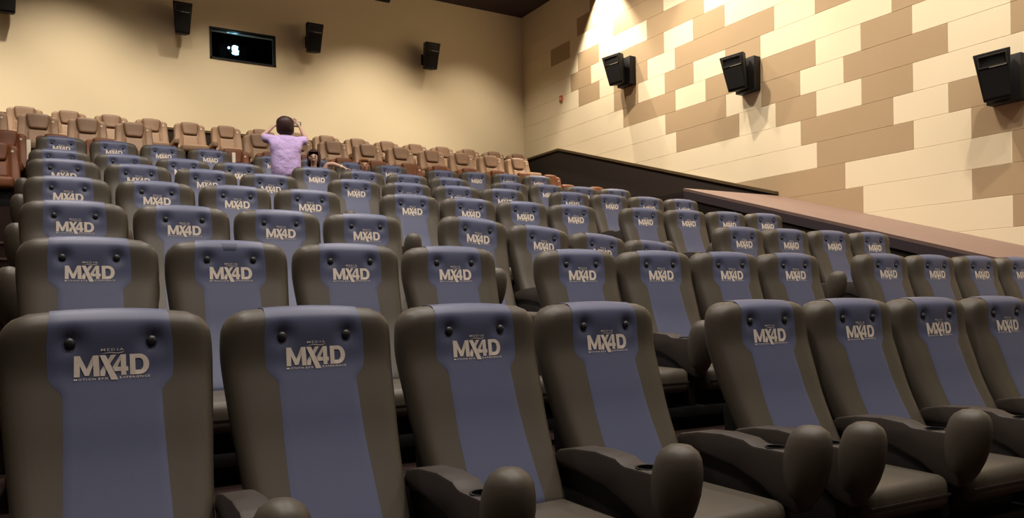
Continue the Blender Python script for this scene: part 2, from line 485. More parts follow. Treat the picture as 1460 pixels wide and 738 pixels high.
def pad(name, mat, parent, zt, zb, Wf, rt_, rb_, F, T, a, nu=26, nv=30, re=.045, arch_top=True, back=None, dz=0, er=1.0):
    """closed upholstered pad; front = F(x,z), thickness T, rounded edges"""
    def cosp(t): return .5-.5*math.cos(PI*t)
    verts, faces = [], []
    def mapz(x, zz):
        t = max(0, min(1, (zz-(zt-.28))/.28)); t = t*t*(3-2*t)
        return zz-a*(x/.3)**2*t
    idxF, idxB = {}, {}
    for j in range(nv+1):
        v = cosp(j/nv)*.6+.4*j/nv
        zz = zb+(zt-zb)*v
        # row half width with rounded corners
        w = Wf(zz)
        if zz > zt-rt_: w = w-rt_+math.sqrt(max(0, rt_**2-(zz-(zt-rt_))**2))
        if zz < zb+rb_: w = w-rb_+math.sqrt(max(0, rb_**2-((zb+rb_)-zz)**2))
        for i in range(nu+1):
            u = 2*(cosp(i/nu)*.5+.5*i/nu)-1
            x = u*w
            e = rbox_sdf(x, zz, Wf(zz), zb, zt, rt_, rb_)
            e = max(0, min(e, re)) if not (i in (0, nu) or j in (0, nv)) else 0
            g = re*(1-math.sqrt(max(0, 1-(1-e/re)**2)))
            zr = mapz(x, zz)
            yf = F(x, zr)+g*er
            yb = F(0, zr)+T-g if back is None else back(x, zr)-g
            if i in (0, nu) or j in (0, nv):
                ym = (F(x, zr)+re*er+(F(0, zr)+T-re if back is None else back(x, zr)-re))/2
                idxF[i, j] = len(verts); verts.append((x, F(x, zr)+re*er, zr+dz))
                idxB[i, j] = len(verts); verts.append((x, (F(0, zr)+T-re if back is None else back(x, zr)-re), zr+dz))
            else:
                idxF[i, j] = len(verts); verts.append((x, yf, zr+dz))
                idxB[i, j] = len(verts); verts.append((x, yb, zr+dz))
    for j in range(nv):
        for i in range(nu):
            faces.append((idxF[i, j], idxF[i+1, j], idxF[i+1, j+1], idxF[i, j+1]))
            faces.append((idxB[i, j], idxB[i, j+1], idxB[i+1, j+1], idxB[i+1, j]))
    for i in range(nu):
        for j in (0, nv):
            faces.append((idxF[i, j], idxF[i+1, j], idxB[i+1, j], idxB[i, j]))
    for j in range(nv):
        for i in (0, nu):
            faces.append((idxF[i, j], idxF[i, j+1], idxB[i, j+1], idxB[i, j]))
    o = mesh_obj(name, verts, faces, mat, parent, True)
    return o

def panel_halfwidth(z):
    pts = [(-.60, .150), (-.30, .143), (-.162, .141), (-.152, .146), (-.124, .172), (-.11, .178), (-.08, .181), (.0, .181), (.12, .170)]
    if z <= pts[0][0]: return pts[0][1]
    for (a, va), (b, vb) in zip(pts, pts[1:]):
        if z <= b: return va+(vb-va)*(z-a)/(b-a)
    return pts[-1][1]

def seat_pad_front(x, z, re=.045):
    """the y of the finished front face including the edge rounding (middle of the pad)"""
    e = rbox_sdf(x, z, Wz(z), ZB_, ZT, RC, .03)
    e = max(0, min(e, re))
    return Fsurf(x, z)+re*(1-math.sqrt(max(0, 1-(1-e/re)**2)))

def make_center_panel(parent, z_shift):
    """blue strip: follows the front, wraps over the top edge and down the back a little; has thickness"""
    nu = 20
    rows = []
    N = 54
    off_ = .003
    def pt(x, zz):
        t = max(0, min(1, (zz-(ZT-.28))/.28)); t = t*t*(3-2*t)
        return zz-.022*(x/.3)**2*t
    for j in range(N+1):
        z = -.695+(ZT-.001+.695)*(1-(1-j/N)**1.6)
        rows.append(('f', z))
    T = .15
    verts, faces = [], []
    n = 0
    for kind, z in rows:
        hw = panel_halfwidth(z)
        for i in range(nu+1):
            x = hw*(2*i/nu-1)
            e = max(0, min(.045, ZT-z, z-ZB_+.0)); g = .045*(1-math.sqrt(max(0, 1-(1-e/.045)**2)))
            zr = pt(x, z)
            edge = .0025 if i in (0, nu) else 0
            # outward direction over the rounded top
            k = 1-e/.045 if z > 0 else 0
            verts.append((x, Fsurf(x, zr)+g-off_*math.sqrt(max(0, 1-k*k))+edge, zr+off_*k+z_shift))
        n += 1
    # over the top onto the back
    for q in range(1, 9):
        ph = q/8
        for i in range(nu+1):
            hw = panel_halfwidth(ZT); x = hw*(2*i/nu-1)
            if ph <= .35:
                yy = Fsurf(x, pt(x, ZT))+.045+(T-.09)*(ph/.35); zz = pt(x, ZT)+off_
            else:
                a = (ph-.35)/.65*PI/2
                yy = Fz(ZT)+T-.045+(.045+off_)*math.sin(a); zz = pt(x, ZT)-.045+(.045+off_)*math.cos(a)
            verts.append((x, yy, zz+z_shift))
        n += 1
    for j in range(n-1):
        for i in range(nu):
            a = j*(nu+1)+i
            faces.append((a, a+1, a+nu+2, a+nu+1))
    o = mesh_obj('center_panel', verts, faces, M['blue'], parent, True)
    return o

# --- logo lettering (printed on the blue panel)
def logo_polys():
    mm = []
    def P(*a): mm.append([tuple(p) for p in a])
    # M
    P((0, 66), (16, 66), (17, 66), (14, 0), (-2, 0))
    P((16, 66), (34, 24), (34, 3), (28, 3), (13, 42))
    P((52, 66), (34, 24), (34, 3), (40, 3), (54, 42))
    P((52, 66), (68, 66), (70, 0), (53, 0))
    # X
    P((71, 66), (88, 66), (122, -13), (102, -13))
    P((103, 66), (118, 66), (99, 36), (92, 46))
    P((82, 33), (89, 23), (84, 0), (72, 0), (72, 16))
    # 4
    P((131, 66), (146, 66), (146, 0), (131, 0))
    P((131, 66), (131, 49), (121, 27), (107, 27))
    P((107, 27), (113, 13), (152, 13), (152, 27))
    # D
    P((157, 66), (173, 66), (173, 0), (157, 0))
    P((173, 66), (186, 66), (186, 52), (173, 52))
    P((173, 14), (186, 14), (186, 0), (173, 0))
    n = 10
    for k in range(n):
        a0 = PI/2-PI*k/n; a1 = PI/2-PI*(k+1)/n
        o = lambda a: (186+28*math.cos(a), 33+33*math.sin(a))
        i = lambda a: (186+11*math.cos(a), 33+19*math.sin(a))
        P(o(a0), o(a1), i(a1), i(a0))
    # swoosh below MEDIA
    P((74, 71), (100, 75), (124, 72), (142, 76), (138, 73), (124, 69.5), (100, 72.5))
    return mm
def text_mesh(body, size, width):
    cu = D.curves.new('t', 'FONT'); cu.body = body; cu.size = size; cu.resolution_u = 1
    cu.space_character = 1.25; cu.offset = size*.0022
    o = D.objects.new('t', cu); COL.objects.link(o)
    dg = bpy.context.evaluated_depsgraph_get(); dg.update()
    me = D.meshes.new_from_object(o.evaluated_get(dg))
    vs = [v.co.copy() for v in me.vertices]; fs = [tuple(p.vertices) for p in me.polygons]
    x0 = min(v.x for v in vs); x1 = max(v.x for v in vs)
    s = width/(x1-x0)
    vs = [((v.x-x0)*s, v.y) for v in vs]
    D.objects.remove(o); D.meshes.remove(me); D.curves.remove(cu)
    return vs, fs
def make_logo(parent, z_shift):
    verts, faces = [], []
    def put(x, z, lift=.0045): verts.append(((x-107)/1000, seat_pad_front((x-107)/1000, -.106+z/1000)-lift, -.106+z/1000+z_shift))
    for k, poly in enumerate(logo_polys()):
        b = len(verts)
        # fan from the polygon after splitting edges so it follows the curved panel
        for p in poly: put(*p, lift=.0046+.0001*(k % 4))
        faces.append(tuple(range(b, b+len(poly))))
    def text(body, size, width, x0, zb, sx=1):
        vs, fs = text_mesh(body, size, width)
        b = len(verts)
        for x, y in vs: put(x0+x, zb+y)
        for f in fs: faces.append(tuple(b+i for i in f))
    text('MEDIA', 12.5, 66, 75, 78.5)
    text('MOTION', 9.5, 60, -2, -11)
    text('EFX', 9.5, 28, 66, -11)
    text('EXPERIENCE', 9.5, 88, 127, -10)
    o = mesh_obj('logo', verts, faces, M['logo'], parent, False)
    return o

ZS = SEATF       # shift from head-button height to the floor origin

def make_armrest(parent, x):
    """pad with a cup section and the round blaster pod in front"""
    prof = [(-.13, -.520), (-.16, -.492), (-.28, -.468), (-.42, -.458), (-.54, -.466), (-.585, -.485), (-.76, -.485),
            (-.80, -.50), (-.80, -.72), (-.72, -.70), (-.62, -.635), (-.48, -.585), (-.30, -.562), (-.14, -.560)]
    prof = [(y, z+ZS) for y, z in prof]
    o = prism_x('armrest', prof, x-.052, x+.052, M['char_side'], parent, .012, 2)
    cu_ = bmesh.new()
    g = bmesh.ops.create_cone(cu_, cap_ends=True, segments=24, radius1=.040, radius2=.040, depth=.12)
    bmesh.ops.translate(cu_, vec=(x, -.665, -.485+ZS), verts=g['verts'])
    cutter = bm_obj('cutter', cu_, M['black'])
    bo = o.modifiers.new('cut', 'BOOLEAN'); bo.operation = 'DIFFERENCE'; bo.object = cutter; bo.solver = 'EXACT'
    apply_mesh(o)
    cm_ = cutter.data; D.objects.remove(cutter); D.meshes.remove(cm_)
    # cup holder: dark liner and rim
    bm = bmesh.new()
    n = 24; R0, R1 = .046, .0385
    ring = []
    for r, z in ((R0, -.486), (R0, -.4825), (R1, -.4825), (R1, -.540)):
        ring.append([bm.verts.new((x+r*math.cos(2*PI*k/n), -.665+r*math.sin(2*PI*k/n), z+ZS)) for k in range(n)])
    for a, b in zip(ring, ring[1:]):
        for k in range(n): bm.faces.new((a[k], a[(k+1) % n], b[(k+1) % n], b[k]))
    bm.faces.new(ring[-1])
    bm_obj('cup_holder', bm, M['black'], o, False)
    lathe_obj('blaster_pod', [(.004, -.375), (.034, -.381), (.058, -.400), (.070, -.424), (.077, -.460), (.080, -.50), (.078, -.55),
                              (.070, -.60), (.056, -.65), (.040, -.685), (.018, -.705)], M['char'], o, 22, (x, -.835, ZS), 1.18, -.16)
    return o

def make_seat(right_arm=False, pedestal=True):
    s = empty('cinema_seat')
    br = pad('backrest', M['char'], s, ZT, ZB_, Wz, RC, .03, Fsurf, .15, .022, dz=ZS)
    make_center_panel(br, ZS)
    for sx in (-1, 1):
        x = sx*BX; z = .002
        y = Fz(z)+.016
        bm = bmesh.new()
        g = bmesh.ops.create_uvsphere(bm, u_segments=14, v_segments=8, radius=.0165)
        bmesh.ops.scale(bm, vec=(1, .75, 1), verts=g['verts'])
        bmesh.ops.translate(bm, vec=(x, y-.008, z+ZS), verts=g['verts'])
        bm_obj('button', bm, M['button'], br, True)
    make_logo(br, ZS)
    # hard back shell
    # cushion
    bm = bmesh.new()
    vs = add_box(bm, (0, -.505, -.745+ZS), (.53, .56, .13), .045, 4)
    for v in bm.verts:
        t = (-.175-v.co.y)/.6
        if v.co.z > -.75+ZS:
            v.co.z += .018*t+.014*abs(v.co.x/.26)**2-.02*max(0, t-.8)/.2
    cu = bm_obj('cushion', bm, M['char'], s, True)
    box_obj('seam_piping', (0, -.787, -.745+ZS), (.50, .006, .008), M['char_side'], cu)
    # lower back housing, seat base
    prism_x('lower_back', [(y, z+ZS) for y, z in ((-.10, -.60), (.03, -.40), (.07, -.42), (.02, -.86), (-.16, -.86), (-.22, -.74))], -.255, .255, M['black'], s, .01, 2)
    box_obj('seat_base', (0, -.42, -.855+ZS), (.46, .5, .09), M['black'], s, .01)
    for x in ([-.33, .33] if right_arm else [-.33]):
        box_obj('side_panel', (x, -.36, -.72+ZS), (.062, .70, .36), M['panel'], s, .012)
        make_armrest(s, x)
    return s

def copy_tree(o, parent=None):
    c = o.copy(); COL.objects.link(c)
    if parent: c.parent = parent; 
    for ch in o.children: copy_tree(ch, c)
    return c

proto = {False: make_seat(False), True: make_seat(True)}
used = {False: False, True: False}

groups = [
[1, 0, 0.1608, 2.7925, -0.0966, -0.0105, -0.004], [1, 1, 3.1175, 2.6953, -0.1101, -0.0744, -0.0038],
[2, 0, 0.1623, 4.3241, 0.2704, -0.0236, -0.0042], [2, 1, 3.0765, 4.234, 0.2587, -0.0692, -0.0006], [2, 2, 6.189, 4.0535, 0.269, -0.0612, -0.0048],
[3, 0, 0.1384, 5.7682, 0.6318, -0.005, -0.0023], [3, 1, 3.0004, 5.5555, 0.6104, 0.045, -0.0683], [3, 2, 5.9211, 5.4127, 0.6224, -0.0409, -0.0006],
[4, 0, 0.1306, 7.246, 1.0145, -0.0071, 0.003], [4, 1, 3.1435, 7.2131, 1.0298, -0.0303, -0.0079], [4, 2, 6.1713, 7.1785, 1.0305, -0.0713, 0.0014],
[5, 0, 0.1266, 8.7439, 1.4146, -0.0224, -0.0098], [5, 1, 3.1023, 8.7401, 1.4066, -0.0436, -0.0024], [5, 2, 6.1738, 8.6929, 1.4267, -0.0483, -0.0038],
[6, 0, 0.1099, 10.2874, 1.7865, -0.0202, -0.0058], [6, 1, 3.102, 10.2917, 1.8003, -0.0385, -0.0096], [6, 2, 6.1634, 10.2999, 1.7941, -0.0665, -0.0022],
[7, 0, 0.1587, 12.5964, 2.392, -0.0134, -0.0073], [7, 1, 3.131, 12.6912, 2.3742, -0.0552, -0.0094], [7, 2, 6.1851, 12.7389, 2.373, -0.0699, 0.006]]
ORD = ['first', 'second', 'third', 'fourth', 'fifth', 'sixth', 'seventh', 'eighth', 'ninth', 'tenth', 'eleventh', 'twelfth']
ROWN = {1: 'nearest row', 2: 'second row', 3: 'third row', 4: 'fourth row', 5: 'fifth row', 6: 'sixth row', 7: 'seventh row'}
tierz = {1: -1.15, 2: -.785, 3: -.43, 4: -.03, 5: .36, 6: .74, 7: 1.325}
def seat_label(r, n):
    if r == 3 and 4 <= n <= 7:
        return 'charcoal seat with blue centre, third row, %s of four tilting down to right' % ORD[n-4]
    if n == 0: where = 'leftmost'
    elif n == 11 and r > 2: where = 'rightmost'
    else: where = '%s from left' % ORD[n]
    extra = ''
    if r == 2 and n == 1: extra = ', dark patch on top'
    if r == 7 and n == 5: extra = ', woman in it'
    if r == 7 and n == 6: extra = ', child behind it'
    return 'charcoal seat with blue centre, %s, %s from front%s' % (where, ROWN[r], extra) if r > 1 else \
        'charcoal seat with blue centre and printed logo, %s in nearest row' % where
def top_patch(parent):
    v, f = [], []
    n = 6
    for j in range(n+1):
        z = .052+(.088-.052)*j/n
        w = .030+.012*j/n
        for i in range(n+1):
            x = -.003+w*(2*i/n-1)
            v.append((x, seat_pad_front(x, z)-.0048, z+ZS))
    for j in range(n):
        for i in range(n): f.append((j*(n+1)+i, j*(n+1)+i+1, (j+1)*(n+1)+i+1, (j+1)*(n+1)+i))
    return mesh_obj('dark_patch', v, f, M['patch'], parent, True)
for r, g, X, Y, Z, th, ro in groups:
    e = Vector((math.cos(th)*math.cos(ro), math.sin(th)*math.cos(ro), math.sin(ro)))
    tilt = ro if abs(ro) > .03 else 0
    rot = Euler((0, -tilt, th), 'XYZ')
    Rm = rot.to_matrix()
    n = 4
    # motion platform
    mid = Vector((X, Y, Z))+e*.66*1.5
    low = .20 if not tilt else .17
    ptop = -.90
    pl = empty('motion_platform', mid+Rm @ Vector((0, 0, -SEATF)), rot)
    side = ['left', 'middle', 'right'][g]
    tag(pl, 'low black motion platform under the %s four seats, %s' % (side, ROWN[r]), 'platform', 'motion platforms under the seats')
    zt = tierz[r]
    drop = (mid.z-SEATF)-zt
    box_obj('deck', (0, -.35, SEATF+ptop-.03), (2.62, .80, .06), M['black'], pl, .005)
    bh = max(.03, (SEATF+ptop-.06)+drop)
    if tilt: bh = .04
    box_obj('actuator_housing', (0, -.35, SEATF+ptop-.06-bh/2), (1.5 if tilt else 2.4, .6, bh), M['black'], pl)
    for i in range(n):
        right = (i == 3)
        p = proto[right]
        if used[right]: s = copy_tree(p)
        else: s = p; used[right] = True
        b = Vector((X, Y, Z))+e*.66*i
        s.rotation_euler = rot
        s.location = b+Rm @ Vector((0, 0, -SEATF))
        if r == 2 and g == 0 and i == 1:
            tag(top_patch([c_ for c_ in s.children if c_.name.startswith('backrest')][0]), 'darker blue patch')
        tag(s, seat_label(r, g*4+i), 'cinema seat', 'blue and charcoal cinema seats')

# ------------------------------------------------------------------ brown leather seats
BF = lerp_table([(-.62, -.17), (-.45, -.12), (-.2, -.035), (0, .0), (.05, .015)])
BW = lerp_table([(-.62, .305), (-.4, .300), (-.2, .290), (-.05, .283), (.05, .28)])
def sm(t): t = max(0, min(1, t)); return t*t*(3-2*t)
def BFs(x, z):
    inner = .158 if z > -.25 else .158+.0*z
    rec = .035*(1-sm((abs(x)-inner)/.03))
    return BF(z)+rec
BZ = 1.05
def make_brown(A, B):
    s = empty('leather_seat')
    br = pad('backrest', A, s, 0.0, -.56, BW, .05, .03, BFs, .15, .02, nu=26, nv=22, re=.035, dz=BZ)
    # head pillow, trapezoid proud of the bolsters
    PW = lerp_table([(-.26, .115), (-.22, .130), (-.1, .152), (.04, .168)])
    pil = pad('head_pillow', B, br, .025, -.235, PW, .03, .045, lambda x, z: BF(z)-.012-.018*math.cos(min(1, abs(x)/.17)*PI/2), .13, .035, nu=14, nv=12, re=.03, dz=BZ)
    LW = lerp_table([(-.50, .150), (-.24, .140)])
    pad('lumbar_panel', A, br, -.245, -.475, LW, .02, .03, lambda x, z: BF(z)-.0, .07, 0, nu=12, nv=8, re=.02, dz=BZ)
    np_ = disc_y('number_plate', .208, BF(-.10)-.004, -.10+BZ, .018, .008, M['metal'], br, 14)
    bm = bmesh.new()
    add_box(bm, (0, -.43, -.625+BZ), (.50, .58, .15), .05, 4)
    for v in bm.verts:
        if v.co.z > -.62+BZ: v.co.z += .02*math.cos(min(1, abs(v.co.x)/.26)*PI/2)
    bm_obj('cushion', bm, A, s, True)
    box_obj('seat_base', (0, -.36, -.85+BZ), (.46, .44, .40), M['black'], s, .01)
    bm = bmesh.new()
    add_box(bm, (-.335, -.36, -.50+BZ), (.10, .62, .13), .035, 3)
    bm_obj('armrest', bm, A, s, True)
    box_obj('side_panel', (-.335, -.32, -.80+BZ), (.07, .50, .50), B, s, .01)
    return s
bp = {}
def brown_at(x, y, ztop, label, group, rust=False):
    # ztop = height of the shoulder line
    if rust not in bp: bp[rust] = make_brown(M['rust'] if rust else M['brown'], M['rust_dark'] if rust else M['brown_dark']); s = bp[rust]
    else: s = copy_tree(bp[rust])
    s.location = (x, y, ztop-BZ)
    if rust and y > 13: s.scale = (.93, 1, 1)
    tag(s, label, 'leather seat', group)
    return s
# rearmost row against the back wall (z of top = .2278*Y)
for i in range(-1, 16):
    x = (-.0216+.0422*i)*16.6
    if i == -1: lab = 'brown leather seat of the rearmost row, cut by the left picture edge'; continue
    lab = 'brown leather seat in rearmost row against back wall, %s' % (('%s from left' % (ORD+['thirteenth', 'fourteenth', 'fifteenth'])[i]) if i < 15 else 'rightmost near the corner')
    brown_at(x, 16.6, .2278*16.6-.03, lab, 'brown leather seats')
names = {}
k = 0
ORDX = ORD+['thirteenth', 'fourteenth', 'fifteenth']
vis = [i for i in range(-1, 14) if i not in (3, 4)]
for i in vis:
    x = (-.0093+.0477*i)*14.68
    nm = 'rightmost' if i == 13 else ('leftmost' if k == 0 else '%s from left' % ORDX[k])
    brown_at(x, 14.68, .2215*14.68-.03, 'brown leather seat in the row below the rearmost, %s' % nm, 'brown leather seats')
    k += 1
k = 0
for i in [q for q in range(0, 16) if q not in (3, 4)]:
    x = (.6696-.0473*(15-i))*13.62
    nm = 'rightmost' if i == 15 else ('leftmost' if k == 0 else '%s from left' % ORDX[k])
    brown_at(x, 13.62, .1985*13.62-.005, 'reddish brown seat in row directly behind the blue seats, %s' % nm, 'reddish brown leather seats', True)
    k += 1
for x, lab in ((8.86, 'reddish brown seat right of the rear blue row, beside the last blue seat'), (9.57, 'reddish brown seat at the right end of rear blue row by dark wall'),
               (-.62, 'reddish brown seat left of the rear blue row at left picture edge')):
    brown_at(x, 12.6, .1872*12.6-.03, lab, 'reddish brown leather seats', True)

# white post strips at two row ends
def post(x, y, z0_, z1_, lab):
    e_ = empty('marker_post', (x, y, z0_)); tag(e_, lab, 'marker post', 'white marker posts')
    box_obj('strip', (0, 0, (z1_-z0_)/2), (.05, .03, z1_-z0_), M['white'], e_, .005)
    box_obj('foot', (0, 0, .01), (.10, .10, .02), M['black'], e_)
post(2.49, 12.62, 1.325, 2.46, 'slim white upright strip between two blue seat blocks in rear row')
post(-.235, 12.5, 1.325, 2.39, 'slim white upright strip left of the rear blue row')

# ------------------------------------------------------------------ people
def skin_mesh(name, verts, edges, radii, mat, parent=None, sub=2, root=0):
    me = D.meshes.new(name); me.from_pydata(verts, edges, [])
    o = D.objects.new(name, me); COL.objects.link(o)
    sk = o.modifiers.new('skin', 'SKIN'); sk.use_smooth_shade = True
    lay = me.skin_vertices[0].data if me.skin_vertices else None
    if lay is None:
        bpy.context.view_layer.objects.active = o
        raise RuntimeError('no skin layer')
    for i, r in enumerate(radii):
        lay[i].radius = r if isinstance(r, tuple) else (r, r)
    lay[root].use_root = True
    ss = o.modifiers.new('sub', 'SUBSURF'); ss.levels = sub; ss.render_levels = sub
    me.materials.append(mat)
    if parent: o.parent = parent
    return o

def chain(nodes):
    """nodes: dict name->(pos, radius, parent)"""
    ids = {k: i for i, k in enumerate(nodes)}
    vs = [nodes[k][0] for k in nodes]; rs = [nodes[k][1] for k in nodes]
    es = [(ids[nodes[k][2]], ids[k]) for k in nodes if nodes[k][2]]
    return vs, es, rs

def head_parts(parent, c, face_dir, skin, tilt=0, s=1.0, smile=False, name='person'):
    """facial features around a head centre; face_dir radians (0 = facing -y)"""
    out = []
    R = Matrix.Translation(c) @ Matrix.Rotation(face_dir, 4, 'Z') @ Matrix.Rotation(tilt, 4, 'Y')
    def ell(nm, p, r, mat, seg=14):
        bm = bmesh.new()
        g = bmesh.ops.create_uvsphere(bm, u_segments=seg, v_segments=seg//2+1, radius=1)
        bmesh.ops.scale(bm, vec=[q*s for q in r], verts=g['verts'])
        bmesh.ops.translate(bm, vec=[q*s for q in p], verts=g['verts'])
        bmesh.ops.transform(bm, matrix=R, verts=bm.verts)
        o = bm_obj(nm, bm, mat, parent, True); out.append(o); return o
    return ell

def hand_nodes(nodes, pre, wrist, palm_dir, side, curl, parent):
    """five finger chains from the wrist; palm_dir, side, curl are vectors"""
    w = Vector(wrist); d = Vector(palm_dir).normalized(); s = Vector(side).normalized(); c = Vector(curl).normalized()
    nodes[pre+'palm'] = (tuple(w+d*.045), (.030, .018), parent)
    nodes[pre+'knk'] = (tuple(w+d*.085), (.034, .014), pre+'palm')
    for k, (off_, L) in enumerate(((-.030, .060), (-.010, .072), (.011, .068), (.030, .054))):
        a = w+d*.095+s*off_
        b = a+d*L*.45+c*L*.15; e = a+d*L*.75+c*L*.6
        nodes['%sf%da' % (pre, k)] = (tuple(a), .0095, pre+'knk')
        nodes['%sf%db' % (pre, k)] = (tuple(b), .0088, '%sf%da' % (pre, k))
        nodes['%sf%dc' % (pre, k)] = (tuple(e), .0075, '%sf%db' % (pre, k))
    t0 = w+d*.035-s*.036+c*.010; t1 = t0+d*.035-s*.018+c*.02
    nodes[pre+'th0'] = (tuple(t0), .012, pre+'palm'); nodes[pre+'th1'] = (tuple(t1), .0095, pre+'th0')

def person_standing():
    p = empty('person', (3.06, 11.70, 1.325), (0, 0, math.radians(-6)))
    p.scale = (.97, .92, .84)
    tag(p, 'standing person in lilac t-shirt seen from behind, arms raised holding a camera', 'person')
    H0 = {}
    n = {}
    n['pelvis'] = ((0, 0, .98), (.165, .13), None)
    n['waist'] = ((0, .0, 1.12), (.160, .125), 'pelvis')
    n['chest'] = ((0, .01, 1.34), (.175, .125), 'waist')
    n['neckb'] = ((0, .015, 1.50), (.075, .07), 'chest')
    n['neck'] = ((.0, .02, 1.58), (.055, .055), 'neckb')
    n['head'] = ((.0, .03, 1.68), (.078, .090), 'neck')
    n['crown'] = ((.0, .03, 1.80), (.072, .085), 'head')
    for sx, nm in ((-1, 'L'), (1, 'R')):
        n['sh'+nm] = ((sx*.185, .01, 1.455), (.062, .062), 'chest')
        if sx < 0:
            el = (-.335, .14, 1.50); wr = (-.135, .22, 1.735)
        else:
            el = (.345, .13, 1.50); wr = (.25, .22, 1.76)
        n['el'+nm] = (el, .040, 'sh'+nm)
        n['fa'+nm] = (tuple((Vector(el)*.6+Vector(wr)*.4)), .037, 'el'+nm)
        n['wr'+nm] = (wr, .025, 'fa'+nm)
        n['hip'+nm] = ((sx*.10, 0, .90), (.10, .10), 'pelvis')
        n['kn'+nm] = ((sx*.12, .03, .50), (.06, .065), 'hip'+nm)
        n['an'+nm] = ((sx*.13, -.01, .09), (.038, .042), 'kn'+nm)
        n['to'+nm] = ((sx*.14, .13, .035), (.036, .026), 'an'+nm)
    hand_nodes(n, 'L', (-.135, .22, 1.735), (.9, .15, .35), (0, -.2, 1), (.3, -.8, 0), 'wrL')
    hand_nodes(n, 'R', (.25, .22, 1.76), (-.45, .15, .75), (.5, 0, .7), (-.7, -.5, 0), 'wrR')
    vs, es, rs = chain(n)
    body = apply_mesh(skin_mesh('body', vs, es, rs, M['skin'], p))
    # t-shirt: its own skinned surface over torso and upper arms
    t = {}
    t['a'] = ((0, 0, .66), (.245, .175), None)
    t['b'] = ((0, .0, .98), (.250, .175), 'a')
    t['c'] = ((0, 0, 1.17), (.243, .165), 'b')
    t['d'] = ((0, .01, 1.36), (.235, .155), 'c')
    t['e'] = ((0, .015, 1.475), (.145, .105), 'd')
    t['f'] = ((0, .015, 1.525), (.085, .080), 'e')
    for sx, nm in ((-1, 'L'), (1, 'R')):
        t['s'+nm] = ((sx*.200, .015, 1.445), (.100, .095), 'd')
        t['u'+nm] = ((sx*.270, .065, 1.460), (.100, .092), 's'+nm)
        t['v'+nm] = ((sx*.320, .105, 1.465), (.094, .088), 'u'+nm)
    vs, es, rs = chain(t)
    sh = apply_mesh(skin_mesh('t_shirt', vs, es, rs, M['lilac'], p))
    # trousers
    q = {}
    q['a'] = ((0, 0, .96), (.180, .145), None)
    q['b'] = ((0, 0, .88), (.185, .150), 'a')
    for sx, nm in ((-1, 'L'), (1, 'R')):
        q['h'+nm] = ((sx*.105, 0, .80), (.110, .115), 'b')
        q['k'+nm] = ((sx*.12, .03, .48), (.078, .085), 'h'+nm)
        q['n'+nm] = ((sx*.13, -.005, .10), (.060, .070), 'k'+nm)
    vs, es, rs = chain(q)
    apply_mesh(skin_mesh('trousers', vs, es, rs, M['jeans'], p))
    # hair: bob reaching the collar, seen from behind
    bm = bmesh.new()
    g = bmesh.ops.create_uvsphere(bm, u_segments=24, v_segments=16, radius=1)
    for v in g['verts']:
        x, y, z = v.co
        w_ = .136*(1+(.45*z*z if z < 0 else 0))
        if z < 0: zz = z*.225
        else: zz = z*.125
        k = 1.0+.05*math.sin(9*math.atan2(y, x))*.4
        v.co = (x*w_*k*(1 if z > -.5 else 1.02+.3*(abs(z)-.5)), y*.125*k-.015, zz+1.735)
        if v.co.y > .06 and z < .3: v.co.y = .06
    bm_obj('hair', bm, M['hair'], p, True)
    ell = head_parts(p, Vector((0, .03, 1.72)), PI, M['skin'])
    ell('nose', (0, -.105, -.02), (.014, .02, .022), M['skin'])
    ell('mouth', (0, -.088, -.062), (.026, .010, .007), M['lips'])
    for sx in (-1, 1): ell('eye', (sx*.032, -.085, .018), (.013, .010, .008), M['eye'])
    return p
person_standing()
cm = empty('camera_phone', (3.30, 11.96, 2.845), (0, 0, math.radians(-6)))
tag(cm, 'small dark camera held up in both hands of the standing person', 'camera')
box_obj('casing', (0, 0, 0), (.145, .022, .082), M['black'], cm, .006)
disc_y('lens', -.03, .02, .0, .024, .022, M['metal'], cm)
box_obj('screen', (0, -.013, 0), (.115, .004, .066), M['metal'], cm)

